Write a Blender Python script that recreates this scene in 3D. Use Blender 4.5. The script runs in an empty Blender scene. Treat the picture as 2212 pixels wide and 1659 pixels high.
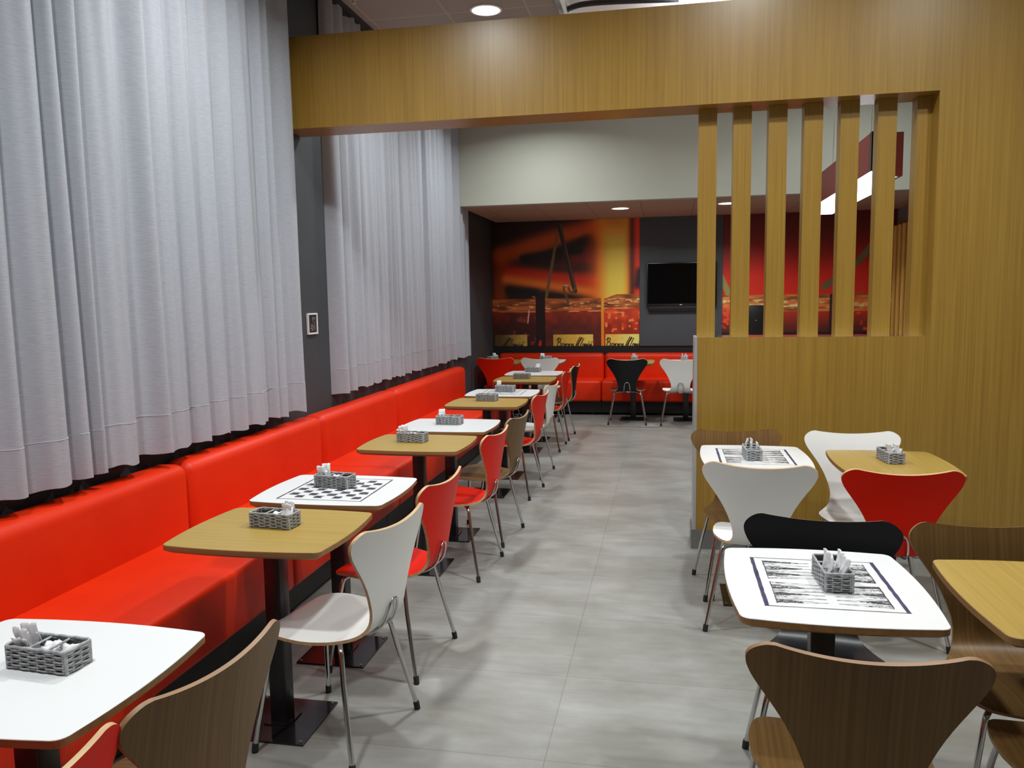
import bpy, bmesh, math, random
import numpy as np
from mathutils import Vector, Matrix

random.seed(7)
SC = bpy.context.scene
COL = SC.collection
PI = math.pi

# ------------------------------------------------------------------ materials
def lin(c):
    c = c / 255.0
    return c / 12.92 if c <= 0.04045 else ((c + 0.055) / 1.055) ** 2.4

def mat(name, rgb, rough=0.5, metal=0.0, spec=0.5, coat=0.0, coat_rough=0.1):
    m = bpy.data.materials.new(name)
    m.use_nodes = True
    b = m.node_tree.nodes['Principled BSDF']
    b.inputs['Base Color'].default_value = (*rgb, 1)
    b.inputs['Roughness'].default_value = rough
    b.inputs['Metallic'].default_value = metal
    b.inputs['Specular IOR Level'].default_value = spec
    b.inputs['Coat Weight'].default_value = coat
    b.inputs['Coat Roughness'].default_value = coat_rough
    return m

def nodes(m):
    nt = m.node_tree
    return nt, nt.nodes, nt.links, nt.nodes['Principled BSDF']

def noise_tint(m, c1, c2, scale=(4, 4, 4), nscale=1.0, detail=6, lo=0.35, hi=0.65, bump=0.0, coords='Object', rough_noise=0.6):
    """two-tone noise variation of the base colour, optional bump"""
    nt, N, L, b = nodes(m)
    tc = N.new('ShaderNodeTexCoord'); mp = N.new('ShaderNodeMapping')
    mp.inputs['Scale'].default_value = scale
    L.new(tc.outputs[coords], mp.inputs['Vector'])
    nz = N.new('ShaderNodeTexNoise')
    nz.inputs['Scale'].default_value = nscale; nz.inputs['Detail'].default_value = detail
    nz.inputs['Roughness'].default_value = rough_noise
    L.new(mp.outputs['Vector'], nz.inputs['Vector'])
    cr = N.new('ShaderNodeValToRGB')
    cr.color_ramp.elements[0].position = lo; cr.color_ramp.elements[0].color = (*c1, 1)
    cr.color_ramp.elements[1].position = hi; cr.color_ramp.elements[1].color = (*c2, 1)
    L.new(nz.outputs['Fac'], cr.inputs['Fac'])
    L.new(cr.outputs['Color'], b.inputs['Base Color'])
    if bump:
        bp = N.new('ShaderNodeBump'); bp.inputs['Strength'].default_value = bump
        bp.inputs['Distance'].default_value = 0.01
        L.new(nz.outputs['Fac'], bp.inputs['Height']); L.new(bp.outputs['Normal'], b.inputs['Normal'])
    return m

def wood(name, c1, c2, axis, rough=0.35, fine=90.0, coat=0.0, coat_rough=.1, spec=.5):
    """veneer: fine streaks along axis plus a broad tone drift"""
    m = mat(name, c1, rough, coat=coat, coat_rough=coat_rough, spec=spec)
    nt, N, L, b = nodes(m)
    tc = N.new('ShaderNodeTexCoord'); mp = N.new('ShaderNodeMapping')
    s = [1.6 if c in axis else fine for c in 'xyz']
    mp.inputs['Scale'].default_value = s
    L.new(tc.outputs['Object'], mp.inputs['Vector'])
    n1 = N.new('ShaderNodeTexNoise'); n1.inputs['Scale'].default_value = 1; n1.inputs['Detail'].default_value = 4
    L.new(mp.outputs['Vector'], n1.inputs['Vector'])
    mp2 = N.new('ShaderNodeMapping')
    s2 = [.35 if c in axis else fine * .09 for c in 'xyz']
    mp2.inputs['Scale'].default_value = s2
    L.new(tc.outputs['Object'], mp2.inputs['Vector'])
    n2 = N.new('ShaderNodeTexNoise'); n2.inputs['Scale'].default_value = 1; n2.inputs['Detail'].default_value = 3
    L.new(mp2.outputs['Vector'], n2.inputs['Vector'])
    mx = N.new('ShaderNodeMath'); mx.operation = 'MULTIPLY_ADD'; mx.inputs[1].default_value = .72
    hb = N.new('ShaderNodeMath'); hb.operation = 'MULTIPLY'; hb.inputs[1].default_value = .28
    L.new(n2.outputs['Fac'], hb.inputs[0]); L.new(n1.outputs['Fac'], mx.inputs[0]); L.new(hb.outputs[0], mx.inputs[2])
    cr = N.new('ShaderNodeValToRGB')
    cr.color_ramp.elements[0].position = .33; cr.color_ramp.elements[0].color = (*c1, 1)
    cr.color_ramp.elements[1].position = .66; cr.color_ramp.elements[1].color = (*c2, 1)
    L.new(mx.outputs[0], cr.inputs['Fac']); L.new(cr.outputs['Color'], b.inputs['Base Color'])
    return m

def emit(name, rgb, strength):
    m = bpy.data.materials.new(name); m.use_nodes = True
    b = m.node_tree.nodes['Principled BSDF']
    b.inputs['Base Color'].default_value = (.8, .8, .8, 1)
    b.inputs['Emission Color'].default_value = (*rgb, 1)
    b.inputs['Emission Strength'].default_value = strength
    return m

M = {}
M['wood_wall'] = wood('oak_veneer_wall', (.262, .146, .022), (.345, .204, .034), 'z', rough=.34, fine=100, spec=.5, coat=.22, coat_rough=.27)
M['wood_top'] = wood('oak_table_veneer', (.325, .215, .048), (.40, .270, .068), 'x', rough=.36, fine=70)
M['wood_edge'] = wood('table_edge_wood', (.21, .105, .034), (.30, .16, .055), 'x', rough=.5, fine=50)
M['white_lam'] = mat('white_laminate', (.71, .715, .72), .28)
M['print'] = noise_tint(mat('printed_ink', (.02, .02, .03), .5), (.02, .02, .03), (.10, .10, .12), (60, 60, 60))
M['print_blue'] = noise_tint(mat('printed_blue_ink', (.02, .02, .07), .5), (.015, .015, .05), (.05, .05, .12), (50, 50, 50))
M['black_metal'] = noise_tint(mat('black_powder_metal', (.012, .012, .014), .32), (.010, .010, .012), (.016, .016, .018), (30, 30, 30))
M['black_plate'] = mat('glossy_black_plate', (.010, .009, .010), .13)
M['steel'] = mat('brushed_bolt_steel', (.6, .6, .6), .3, 1.0)
M['chrome'] = mat('chrome_tube', (.62, .61, .60), .09, 1.0)
M['rubber'] = mat('black_rubber', (.012, .012, .012), .6)
M['ply'] = wood('plywood_edge', (.40, .24, .11), (.56, .37, .19), 'x', rough=.5, fine=60)
M['sh_white'] = mat('white_lacquer', (.87, .875, .85), .33)
M['sh_red'] = mat('red_lacquer', (.78, .013, .002), .42, spec=.16)
M['sh_black'] = mat('black_lacquer', (.007, .007, .009), .36, spec=.3)
M['sh_brown'] = wood('walnut_brown_veneer', (.125, .062, .018), (.185, .102, .033), 'yz', rough=.40, fine=130, spec=.3)
M['ply_dark'] = wood('walnut_plywood_edge', (.20, .105, .045), (.30, .17, .08), 'x', rough=.5, fine=60)
M['vinyl'] = noise_tint(mat('orange_red_vinyl', (.68, .024, .001), .45, spec=.28), (.65, .021, .001), (.70, .027, .0015), (3, 3, 3))
M['bench_base'] = mat('black_bench_base', (.008, .008, .009), .5)
M['curtain'] = noise_tint(mat('grey_curtain_cloth', (.38, .40, .44), .9, spec=.1), (.355, .375, .42), (.41, .43, .475), (30, 30, 260), bump=.12)
M['hem'] = noise_tint(mat('grey_curtain_hem', (.37, .385, .42), .9, spec=.1), (.35, .365, .41), (.395, .41, .45), (30, 30, 260), bump=.12)
M['thread'] = mat('hem_thread', (.42, .43, .46), .9)
M['charcoal'] = noise_tint(mat('charcoal_paint', (.040, .046, .052), .6), (.036, .042, .048), (.044, .050, .057), (2, 2, 2))
M['black_paint'] = mat('black_wall_band', (.008, .008, .009), .6)
M['grey_panel'] = noise_tint(mat('slate_grey_panel', (.06, .068, .082), .55), (.056, .064, .077), (.066, .074, .089), (2, 2, 2))
M['soffit'] = noise_tint(mat('sage_grey_paint', (.42, .44, .375), .7), (.41, .43, .365), (.43, .45, .385), (1.5, 1.5, 1.5))
M['plain_wall'] = noise_tint(mat('warm_grey_paint', (.22, .21, .19), .7), (.21, .20, .18), (.23, .22, .20), (1.5, 1.5, 1.5))
M['white_ceiling'] = mat('white_ceiling_paint', (.85, .84, .82), .8)
M['alu'] = mat('aluminium_trim', (.62, .62, .63), .35, .7)
M['plinth'] = mat('grey_plinth', (.22, .21, .20), .35, .4)
M['sill'] = mat('glossy_sill_laminate', (.80, .79, .76), .07, .9)
M['wicker'] = noise_tint(mat('grey_wicker', (.32, .33, .34), .55), (.24, .245, .25), (.43, .44, .45), (90, 90, 90))
M['wicker_dark'] = mat('wicker_shadow_core', (.05, .05, .05), .8)  # shade behind the weave, put into a dark colour
M['paper'] = noise_tint(mat('white_sachet_paper', (.78, .78, .79), .6), (.66, .66, .68), (.84, .84, .85), (60, 60, 60))
M['tv'] = mat('black_tv_glass', (.002, .002, .0025), .2, spec=.15)
M['tv_frame'] = mat('black_tv_bezel', (.010, .010, .012), .35)
M['silver'] = mat('silver_mark', (.5, .5, .5), .3, .6)
M['white_frame'] = mat('white_picture_frame', (.72, .72, .73), .5)
M['pic_dark'] = noise_tint(mat('picture_dark_print', (.012, .013, .012), .4), (.006, .007, .006), (.03, .028, .026), (50, 50, 50))
M['pic_pink'] = noise_tint(mat('picture_pink_flower', (.20, .14, .14), .5), (.12, .08, .08), (.30, .22, .22), (120, 120, 120))
M['pic_grey'] = mat('picture_grey_drawing', (.30, .30, .29), .5)
M['sign_red'] = mat('dark_red_sign', (.16, .022, .016), .45)
M['hose'] = mat('black_hose', (.010, .010, .014), .4)
M['white_plastic'] = mat('white_plastic', (.72, .72, .70), .4)
M['gold'] = noise_tint(mat('golden_batten_finish', (.80, .48, .10), .45), (.74, .42, .08), (.86, .54, .12), (30, 30, 3))
M['lens'] = emit('downlight_lens_glow', (1.0, .98, .95), 9.0)
M['strip'] = emit('sign_light_glow', (.95, .96, 1.0), 7.0)

def mural_mat(name):
    m = mat(name, (.5, .5, .5), .45)
    nt, N, L, b = nodes(m)
    a = N.new('ShaderNodeVertexColor'); a.layer_name = 'print'
    L.new(a.outputs['Color'], b.inputs['Base Color'])
    return m
M['mural'] = mural_mat('printed_mural_film')

# floor: 60 cm concrete-look tiles
def floor_mat():
    m = mat('concrete_tile', (.3, .3, .28), .36, spec=.45)
    nt, N, L, b = nodes(m)
    tc = N.new('ShaderNodeTexCoord')
    mp = N.new('ShaderNodeMapping'); mp.inputs['Location'].default_value = (.392 + 6.0, -.072 + 6.0, 0)
    L.new(tc.outputs['Object'], mp.inputs['Vector'])
    br = N.new('ShaderNodeTexBrick'); br.offset = 0.0; br.squash = 1.0
    br.inputs['Scale'].default_value = 1.0
    br.inputs['Brick Width'].default_value = 1.2; br.inputs['Row Height'].default_value = .6
    br.inputs['Mortar Size'].default_value = .0016; br.inputs['Mortar Smooth'].default_value = .3
    br.inputs['Bias'].default_value = 0
    br.inputs['Color1'].default_value = (.96, .96, .96, 1); br.inputs['Color2'].default_value = (1.05, 1.05, 1.05, 1)
    br.inputs['Mortar'].default_value = (.62, .61, .58, 1)
    L.new(mp.outputs['Vector'], br.inputs['Vector'])
    n1 = N.new('ShaderNodeTexNoise'); n1.inputs['Scale'].default_value = 2.2; n1.inputs['Detail'].default_value = 7
    n1.inputs['Roughness'].default_value = .6
    mp1 = N.new('ShaderNodeMapping'); mp1.inputs['Scale'].default_value = (.9, 1.5, 1)
    L.new(tc.outputs['Object'], mp1.inputs['Vector']); L.new(mp1.outputs['Vector'], n1.inputs['Vector'])
    cr = N.new('ShaderNodeValToRGB')
    cr.color_ramp.elements[0].position = .36; cr.color_ramp.elements[0].color = (.206, .203, .180, 1)
    cr.color_ramp.elements[1].position = .66; cr.color_ramp.elements[1].color = (.295, .298, .280, 1)
    L.new(n1.outputs['Fac'], cr.inputs['Fac'])
    mp2 = N.new('ShaderNodeMapping'); mp2.inputs['Scale'].default_value = (5, 26, 1)
    L.new(tc.outputs['Object'], mp2.inputs['Vector'])
    n2 = N.new('ShaderNodeTexNoise'); n2.inputs['Scale'].default_value = 1; n2.inputs['Detail'].default_value = 5
    L.new(mp2.outputs['Vector'], n2.inputs['Vector'])
    cr2 = N.new('ShaderNodeValToRGB')
    cr2.color_ramp.elements[0].position = .3; cr2.color_ramp.elements[0].color = (.91, .91, .91, 1)
    cr2.color_ramp.elements[1].position = .7; cr2.color_ramp.elements[1].color = (1.06, 1.06, 1.06, 1)
    L.new(n2.outputs['Fac'], cr2.inputs['Fac'])
    m1 = N.new('ShaderNodeMixRGB'); m1.blend_type = 'MULTIPLY'; m1.inputs[0].default_value = 1
    m2 = N.new('ShaderNodeMixRGB'); m2.blend_type = 'MULTIPLY'; m2.inputs[0].default_value = 1
    L.new(cr.outputs['Color'], m1.inputs[1]); L.new(cr2.outputs['Color'], m1.inputs[2])
    L.new(m1.outputs['Color'], m2.inputs[1]); L.new(br.outputs['Color'], m2.inputs[2])
    L.new(m2.outputs['Color'], b.inputs['Base Color'])
    return m
M['floor'] = floor_mat()

def tile_ceiling(name, col, ox, oy, line):
    m = mat(name, col, .85)
    nt, N, L, b = nodes(m)
    tc = N.new('ShaderNodeTexCoord')
    mp = N.new('ShaderNodeMapping'); mp.inputs['Location'].default_value = (ox + 6, oy + 6, 0)
    L.new(tc.outputs['Object'], mp.inputs['Vector'])
    br = N.new('ShaderNodeTexBrick'); br.offset = 0.0
    br.inputs['Scale'].default_value = 1.0
    br.inputs['Brick Width'].default_value = .6; br.inputs['Row Height'].default_value = .6
    br.inputs['Mortar Size'].default_value = .008; br.inputs['Mortar Smooth'].default_value = .2
    br.inputs['Color1'].default_value = (*col, 1); br.inputs['Color2'].default_value = (*[c * .94 for c in col], 1)
    br.inputs['Mortar'].default_value = (*line, 1)
    L.new(mp.outputs['Vector'], br.inputs['Vector']); L.new(br.outputs['Color'], b.inputs['Base Color'])
    return m
M['ceil_tile'] = tile_ceiling('mineral_ceiling_tile', (.33, .325, .29), .42, .0, (.42, .41, .37))
M['ceil_low'] = tile_ceiling('low_ceiling_tile', (.40, .29, .21), .30, -.12, (.27, .19, .14))

# ------------------------------------------------------------------ mesh helpers
class MB:
    def __init__(self):
        self.v = []; self.f = []; self.mi = []; self.sm = []
    def add(self, verts, faces, mi=0, smooth=False):
        o = len(self.v)
        self.v += [tuple(p) for p in verts]
        for f in faces:
            self.f.append([i + o for i in f]); self.mi.append(mi); self.sm.append(smooth)
    def box(self, x0, x1, y0, y1, z0, z1, mi=0):
        v = [(x0, y0, z0), (x1, y0, z0), (x1, y1, z0), (x0, y1, z0), (x0, y0, z1), (x1, y0, z1), (x1, y1, z1), (x0, y1, z1)]
        self.add(v, [(3, 2, 1, 0), (4, 5, 6, 7), (0, 1, 5, 4), (1, 2, 6, 5), (2, 3, 7, 6), (3, 0, 4, 7)], mi)
    def rbox(self, x0, x1, y0, y1, z0, z1, r, seg=4, mi=0):
        bm = bmesh.new(); bmesh.ops.create_cube(bm, size=1)
        for v in bm.verts:
            v.co = Vector(((x0 + x1) / 2 + v.co.x * (x1 - x0), (y0 + y1) / 2 + v.co.y * (y1 - y0), (z0 + z1) / 2 + v.co.z * (z1 - z0)))
        bmesh.ops.bevel(bm, geom=bm.edges[:], offset=r, segments=seg, profile=.5, affect='EDGES')
        bm.verts.index_update()
        self.add([v.co[:] for v in bm.verts], [[v.index for v in f.verts] for f in bm.faces], mi, True)
        bm.free()
    def cyl(self, c, r, z0, z1, n=24, mi=0, r1=None, smooth=True):
        r1 = r if r1 is None else r1
        v = [(c[0] + r * math.cos(2 * PI * i / n), c[1] + r * math.sin(2 * PI * i / n), z0) for i in range(n)]
        v += [(c[0] + r1 * math.cos(2 * PI * i / n), c[1] + r1 * math.sin(2 * PI * i / n), z1) for i in range(n)]
        self.add(v, [(i, (i + 1) % n, n + (i + 1) % n, n + i) for i in range(n)], mi, smooth)
        self.add(v[:n], [tuple(range(n - 1, -1, -1))], mi); self.add(v[n:], [tuple(range(n))], mi)
    def tube(self, pts, r, n=8, mi=0, closed=False, caps=True):
        P = [Vector(p) for p in pts]; m = len(P); rings = []
        up = None
        for i in range(m):
            a = P[(i - 1) % m] if (closed or i > 0) else P[i]
            b = P[(i + 1) % m] if (closed or i < m - 1) else P[i]
            t = (b - a).normalized()
            if up is None:
                up = Vector((0, 0, 1)) if abs(t.z) < .9 else Vector((1, 0, 0))
            x = up.cross(t)
            if x.length < 1e-6: x = Vector((1, 0, 0)).cross(t)
            x.normalize(); y = t.cross(x).normalized(); up = y
            rr = r[i] if isinstance(r, (list, tuple)) else r
            rings.append([P[i] + (x * math.cos(2 * PI * k / n) + y * math.sin(2 * PI * k / n)) * rr for k in range(n)])
        v = [p[:] for ring in rings for p in ring]; f = []
        for i in range(m if closed else m - 1):
            j = (i + 1) % m
            for k in range(n):
                f.append((i * n + k, i * n + (k + 1) % n, j * n + (k + 1) % n, j * n + k))
        self.add(v, f, mi, True)
        if caps and not closed:
            self.add(v[:n], [tuple(range(n - 1, -1, -1))], mi); self.add(v[-n:], [tuple(range(n))], mi)
    def mesh(self, name, mats):
        me = bpy.data.meshes.new(name)
        me.from_pydata(self.v, [], self.f)
        for m in (mats if isinstance(mats, (list, tuple)) else [mats]): me.materials.append(m)
        me.polygons.foreach_set('material_index', self.mi)
        me.polygons.foreach_set('use_smooth', self.sm)
        me.update()
        return me
    def build(self, name, mats, parent=None):
        return link(name, self.mesh(name, mats), parent)

def link(name, me, parent=None):
    o = bpy.data.objects.new(name, me); COL.objects.link(o)
    if parent: o.parent = parent
    return o

def tag(o, label, cat, group=None, kind=None):
    o['label'] = label; o['category'] = cat
    if group: o['group'] = group
    if kind: o['kind'] = kind
    return o

def struct(o, label=None):
    o['kind'] = 'structure'
    if label: o['label'] = label
    return o

def thing(name, label, cat, loc=(0, 0, 0), rz=0.0, group=None):
    o = bpy.data.objects.new(name, None); COL.objects.link(o)
    o.empty_display_size = .1
    o.location = loc; o.rotation_euler = (0, 0, rz)
    return tag(o, label, cat, group)

def children(o): return [c for c in list(COL.objects) if c.parent == o]

def copy_tree(o, parent=None):
    c = o.copy(); COL.objects.link(c)
    if parent: c.parent = parent
    for ch in children(o): copy_tree(ch, c)
    return c

def smooth_path(pts, n=6):
    P = [Vector(p) for p in pts]; out = []
    for i in range(len(P) - 1):
        p0 = P[max(i - 1, 0)]; p1 = P[i]; p2 = P[i + 1]; p3 = P[min(i + 2, len(P) - 1)]
        for k in range(n):
            t = k / n
            out.append(.5 * ((2 * p1) + (-p0 + p2) * t + (2 * p0 - 5 * p1 + 4 * p2 - p3) * t * t + (-p0 + 3 * p1 - 3 * p2 + p3) * t ** 3))
    out.append(P[-1]); return out

# ------------------------------------------------------------------ the setting
XL, XR, YN, YB = -2.40, 2.85, -2.2, 10.95
ZC, ZR, ZLOW = 3.65, 3.95, 2.58
SY = 8.93
PY0, PY1 = 4.835, 5.085

b = MB(); b.box(XL - .1, XR + .1, YN - .1, YB + .1, -.1, 0); struct(b.build('floor', M['floor']))
b = MB(); b.box(XL - .1, XL, YN, YB, 0, ZC); struct(b.build('wall_left', M['charcoal']))
b = MB(); b.box(XL - .1, XR + .1, YB, YB + .1, 0, ZLOW + .3); struct(b.build('wall_back', [M['black_paint']]))
b = MB(); b.box(XR, XR + .1, YN, YB, 0, ZR + .1); struct(b.build('wall_right', M['plain_wall']))
b = MB(); b.box(XL - .1, XR + .1, YN - .1, YN, 0, ZR + .1); struct(b.build('wall_front', M['plain_wall']))
# tiled ceiling over the window side with a step up to a white raised ceiling
b = MB(); b.box(XL - .1, -.815, YN, SY + .3, ZC, ZC + .06); struct(b.build('ceiling', M['ceil_tile']))
b = MB(); b.box(-.87, XR + .1, YN, SY + .3, ZR, ZR + .06); struct(b.build('ceiling_raised', M['white_ceiling']))
b = MB(); b.box(-.87, -.815, YN, SY + .3, ZC + .06, ZR); struct(b.build('trim_1', M['white_ceiling']))
b = MB(); b.box(-.815, -.80, YN, SY, ZC - .012, ZC + .09); struct(b.build('trim_2', M['plinth']))
# dropped ceiling and its face at the far end
b = MB(); b.box(-2.352, XR, SY, SY + .12, ZLOW, ZR); struct(b.build('wall_soffit', M['soffit']))
b = MB(); b.box(-2.33, XR, SY + .12, YB, ZLOW, ZLOW + .05); struct(b.build('ceiling_low', M['ceil_low']))
b = MB(); b.box(-.362, .718, YB - .022, YB - .002, .868, ZLOW - .002); struct(b.build('wall_panel', M['grey_panel']))

# oak partition: beam, tall panel, half wall; slats, sill and trims are its parts
b = MB()
b.box(-2.39, XR, PY0, PY1, 2.62, 3.18)
b.box(1.45, XR, PY0, PY1, .12, 2.62)
b.box(.178, 1.45, PY0, PY1, .12, 1.285)
part = struct(b.build('wall_partition', M['wood_wall']))
for x0, x1 in ((.178, .283), (.376, .479), (.574, .677), (.770, .872), (.967, 1.068), (1.167, 1.267), (1.371, 1.4495)):
    s = MB(); s.box(x0, x1, 4.95, 5.05, 1.2856, 2.619); s.build('slat', M['wood_wall'], part)
s = MB(); s.box(.178, 1.449, PY0 + .001, PY1, 1.285, 1.2856); s.build('sill', M['sill'], part)
s = MB(); s.box(.160, .178, PY0 - .001, PY1, .12, 1.286); s.build('corner_trim', M['alu'], part)
s = MB(); s.box(.150, XR, PY0 - .004, PY1, 0, .12); s.build('plinth', M['plinth'], part)

# ------------------------------------------------------------------ upholstered benches
def bench(name, label, length, loc, rz, grp, end_free=False):
    """seat faces local +x, runs along local y from 0 to length; back at x=0"""
    r = thing(name, label, 'bench', loc, rz, grp)
    L0, L1 = .003, length - .003
    m = MB(); m.rbox(.02, .69, L0, L1, .185, .452, .028, 4); m.build('seat', M['vinyl'], r)
    m = MB(); m.rbox(.005, .175, L0, L1, .40, .778, .055, 5); m.build('backrest', M['vinyl'], r)
    m = MB(); m.box(.06, .60, L0, L1, .03, .19); m.build('base', M['bench_base'], r)
    for yy in (.12, length / 2, length - .12):
        for xx in (.12, .55):
            m = MB(); m.box(xx - .02, xx + .02, yy - .02, yy + .02, 0, .06); m.build('foot', M['bench_base'], r)
    return r

G = 'long red banquette along the curtains'
BX = -2.400
segs = [(-.10, 1.87, 'red upholstered banquette section at the bottom left, nearest the viewer'),
        (1.87, 3.37, 'red upholstered banquette section behind the chessboard and second wooden tables'),
        (3.37, 4.87, 'red upholstered banquette section beneath the right edge of the near curtain'),
        (4.87, 6.37, 'red upholstered banquette section beneath the left edge of the far curtain'),
        (6.37, 8.70, 'red upholstered banquette section farthest along the curtains, ending before the dark corner')]
for y0, y1, lb in segs: bench('banquette', lb, y1 - y0, (BX, y0, 0), 0, G)
G = 'red banquette along the mural wall'
for x0, x1, lb in [(-2.296, -.83, 'red banquette section below the jar mural, left of the seam by the black chair'),
                   (-.83, .64, 'red banquette section on the back wall behind the black chair and below the television'),
                   (.64, 2.10, 'red banquette section on the back wall hidden behind the slatted oak partition')]:
    bench('banquette', lb, x1 - x0, (x0, YB, 0), -PI / 2, G)

# ------------------------------------------------------------------ curtains
def curtain(label, xc, y0, y1, ztop, zbot, seed, fold):
    rnd = random.Random(seed)
    r = thing('curtain', label, 'curtain', (xc, y0, 0), 0, 'grey curtains on the window wall')
    W = y1 - y0
    # irregular fold boundaries
    edges = [0.0]
    while edges[-1] < W: edges.append(edges[-1] + fold * rnd.choice((.45, .6, .8, 1.0, 1.25, 1.5)))
    k = W / edges[-1]; edges = [e * k for e in edges]
    amp = [rnd.uniform(.55, 1.1) for _ in edges]; skew = [rnd.uniform(.3, .8) for _ in edges]
    drift = [rnd.uniform(-.022, .022) for _ in edges]; drift[0] = drift[-1] = 0
    cols = max(200, int(W / .009)); zs = [zbot, zbot + .05, zbot + .12, zbot + .18] + [zbot + .18 + (ztop - zbot - .18) * (i / 16) for i in range(1, 17)]
    def depth(y, z):
        h = (ztop - z) / (ztop - zbot)
        e = [edges[i] + drift[i] * (h - .3) * 2 for i in range(len(edges))]
        for i in range(len(e) - 1):
            if y <= e[i + 1] or i == len(e) - 2:
                t = min(1, max(0, (y - e[i]) / max(1e-4, e[i + 1] - e[i])))
                s = skew[i]
                u = t ** (math.log(.5) / math.log(s))
                prof = math.sin(PI * u) ** .8
                a = .045 * amp[i] * (.72 + .4 * h)
                w = .006 * math.sin(y * 37 + seed) * h + .003 * math.sin(y * 90 + z * 2)
                return a * (2 * prof - 1) + w
    rows = []
    for z in zs:
        row = []
        for c in range(cols + 1):
            y = W * c / cols
            zz = z + (.006 * math.sin(y * 23 + seed) + .004 * math.sin(y * 61)) * max(0, 1 - (z - zbot) / .3)
            row.append((depth(y, z), y, zz))
        rows.append(row)
    def sheet(rr, off):
        v = []; f = []; n = cols + 1
        for row in rr: v += [(p[0] + off, p[1], p[2]) for p in row]
        for i in range(len(rr) - 1):
            for c in range(cols): f.append((i * n + c, i * n + c + 1, (i + 1) * n + c + 1, (i + 1) * n + c))
        return v, f
    def cloth(name, rr, th, mt):
        m = MB(); n = cols + 1
        v1, f1 = sheet(rr, th); v0, f0 = sheet(rr, -th)
        m.add(v1, [tuple(reversed(q)) for q in f1], 0, True); m.add(v0, f0, 0, True)
        N_ = len(v1); rim = []
        last = (len(rr) - 1) * n
        for c in range(cols):
            rim.append((c, c + 1, N_ + c + 1, N_ + c)); rim.append((last + c + 1, last + c, N_ + last + c, N_ + last + c + 1))
        for i in range(len(rr) - 1):
            rim.append(((i + 1) * n, i * n, N_ + i * n, N_ + (i + 1) * n))
            a = i * n + cols; bq = (i + 1) * n + cols
            rim.append((a, bq, N_ + bq, N_ + a))
        m.add(v1 + v0, rim, 0)
        return m.build(name, mt, r)
    cloth('fabric', rows[3:], .0015, M['curtain'])
    cloth('hem', rows[:4], .0032, M['hem'])
    m = MB(); m.tube([(p[0] + .0035, p[1], p[2]) for p in rows[3][::2]], .0016, 4); m.build('hem_stitching', M['thread'], r)
    m = MB(); m.box(-.02, .02, -.1, W + .1, ztop - .012, ztop + .004); m.box(-.045, .075, -.1, W + .1, ztop - .004, ztop + .004); m.build('track', M['black_metal'], r)
    return r
curtain('large grey pleated curtain nearest the viewer, hanging down over the red banquette', -2.295, .25, 4.72, 3.647, .845, 3, .165)
curtain('grey pleated curtain seen past the oak beam, farther along the window wall', -2.352, 5.41, 9.42, 3.647, .86, 11, .17)

# ------------------------------------------------------------------ tables
def outline(hx, hy, bulge, rad, n=10):
    """closed outline of a rounded rectangle with softly bowed sides"""
    pts = []
    def side(a, b2, nrm):
        out = []
        for i in range(n + 1):
            t = i / n
            p = Vector(a).lerp(Vector(b2), t) + Vector(nrm) * bulge * (1 - (2 * t - 1) ** 2)
            out.append(p)
        return out
    corners = [(hx, -hy), (hx, hy), (-hx, hy), (-hx, -hy)]
    nr = [(1, 0), (0, 1), (-1, 0), (0, -1)]
    for i in range(4):
        a = Vector(corners[i]); c = Vector(corners[(i + 1) % 4]); d = (c - a).normalized()
        pts += side(a + d * rad, c - d * rad, nr[i])
        nd = Vector(nr[i]); p0 = c - d * rad; ctr = c
        nxt = (Vector(corners[(i + 2) % 4]) - c).normalized(); p2 = c + nxt * rad
        for k in range(1, 6):
            t = k / 6; q = (1 - t) ** 2 * p0 + 2 * t * (1 - t) * c + t * t * p2
            pts.append(q)
    return pts

def offset(pts, d):
    out = []; n = len(pts)
    for i in range(n):
        t = (pts[(i + 1) % n] - pts[i - 1]).normalized(); nn = Vector((t.y, -t.x))
        out.append(pts[i] - nn * d)
    return out

def loft(m, rings, mi=0, smooth=False, captop=None, capbot=None):
    n = len(rings[0]); v = [p for r in rings for p in r]; f = []
    for i in range(len(rings) - 1):
        for k in range(n): f.append((i * n + k, i * n + (k + 1) % n, (i + 1) * n + (k + 1) % n, (i + 1) * n + k))
    m.add(v, f, mi, smooth)
    if captop is not None: m.add(rings[-1], [tuple(range(n))], captop)
    if capbot is not None: m.add(rings[0], [tuple(range(n - 1, -1, -1))], capbot)

ZT = .727
OUT = outline(.287, .247, .015, .036)
def ring(d, z): return [(p.x, p.y, z) for p in offset(OUT, d)]

def strip_mesh(m, x0, y0, x1, y1, w, z, rough=0.0, n=10, rnd=random):
    d = Vector((x1 - x0, y1 - y0)); L = d.length; d.normalize(); nn = Vector((-d.y, d.x))
    v = []; f = []
    for i in range(n + 1):
        p = Vector((x0, y0)) + d * L * i / n
        ww = w * .5 * (1 + rough * rnd.uniform(-1, 1)); j = nn * rough * w * .3 * rnd.uniform(-1, 1)
        v += [(*(p + j + nn * ww), z), (*(p + j - nn * ww), z)]
    for i in range(n): f.append((2 * i, 2 * i + 1, 2 * i + 3, 2 * i + 2))
    m.add(v, f, 0)

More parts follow.
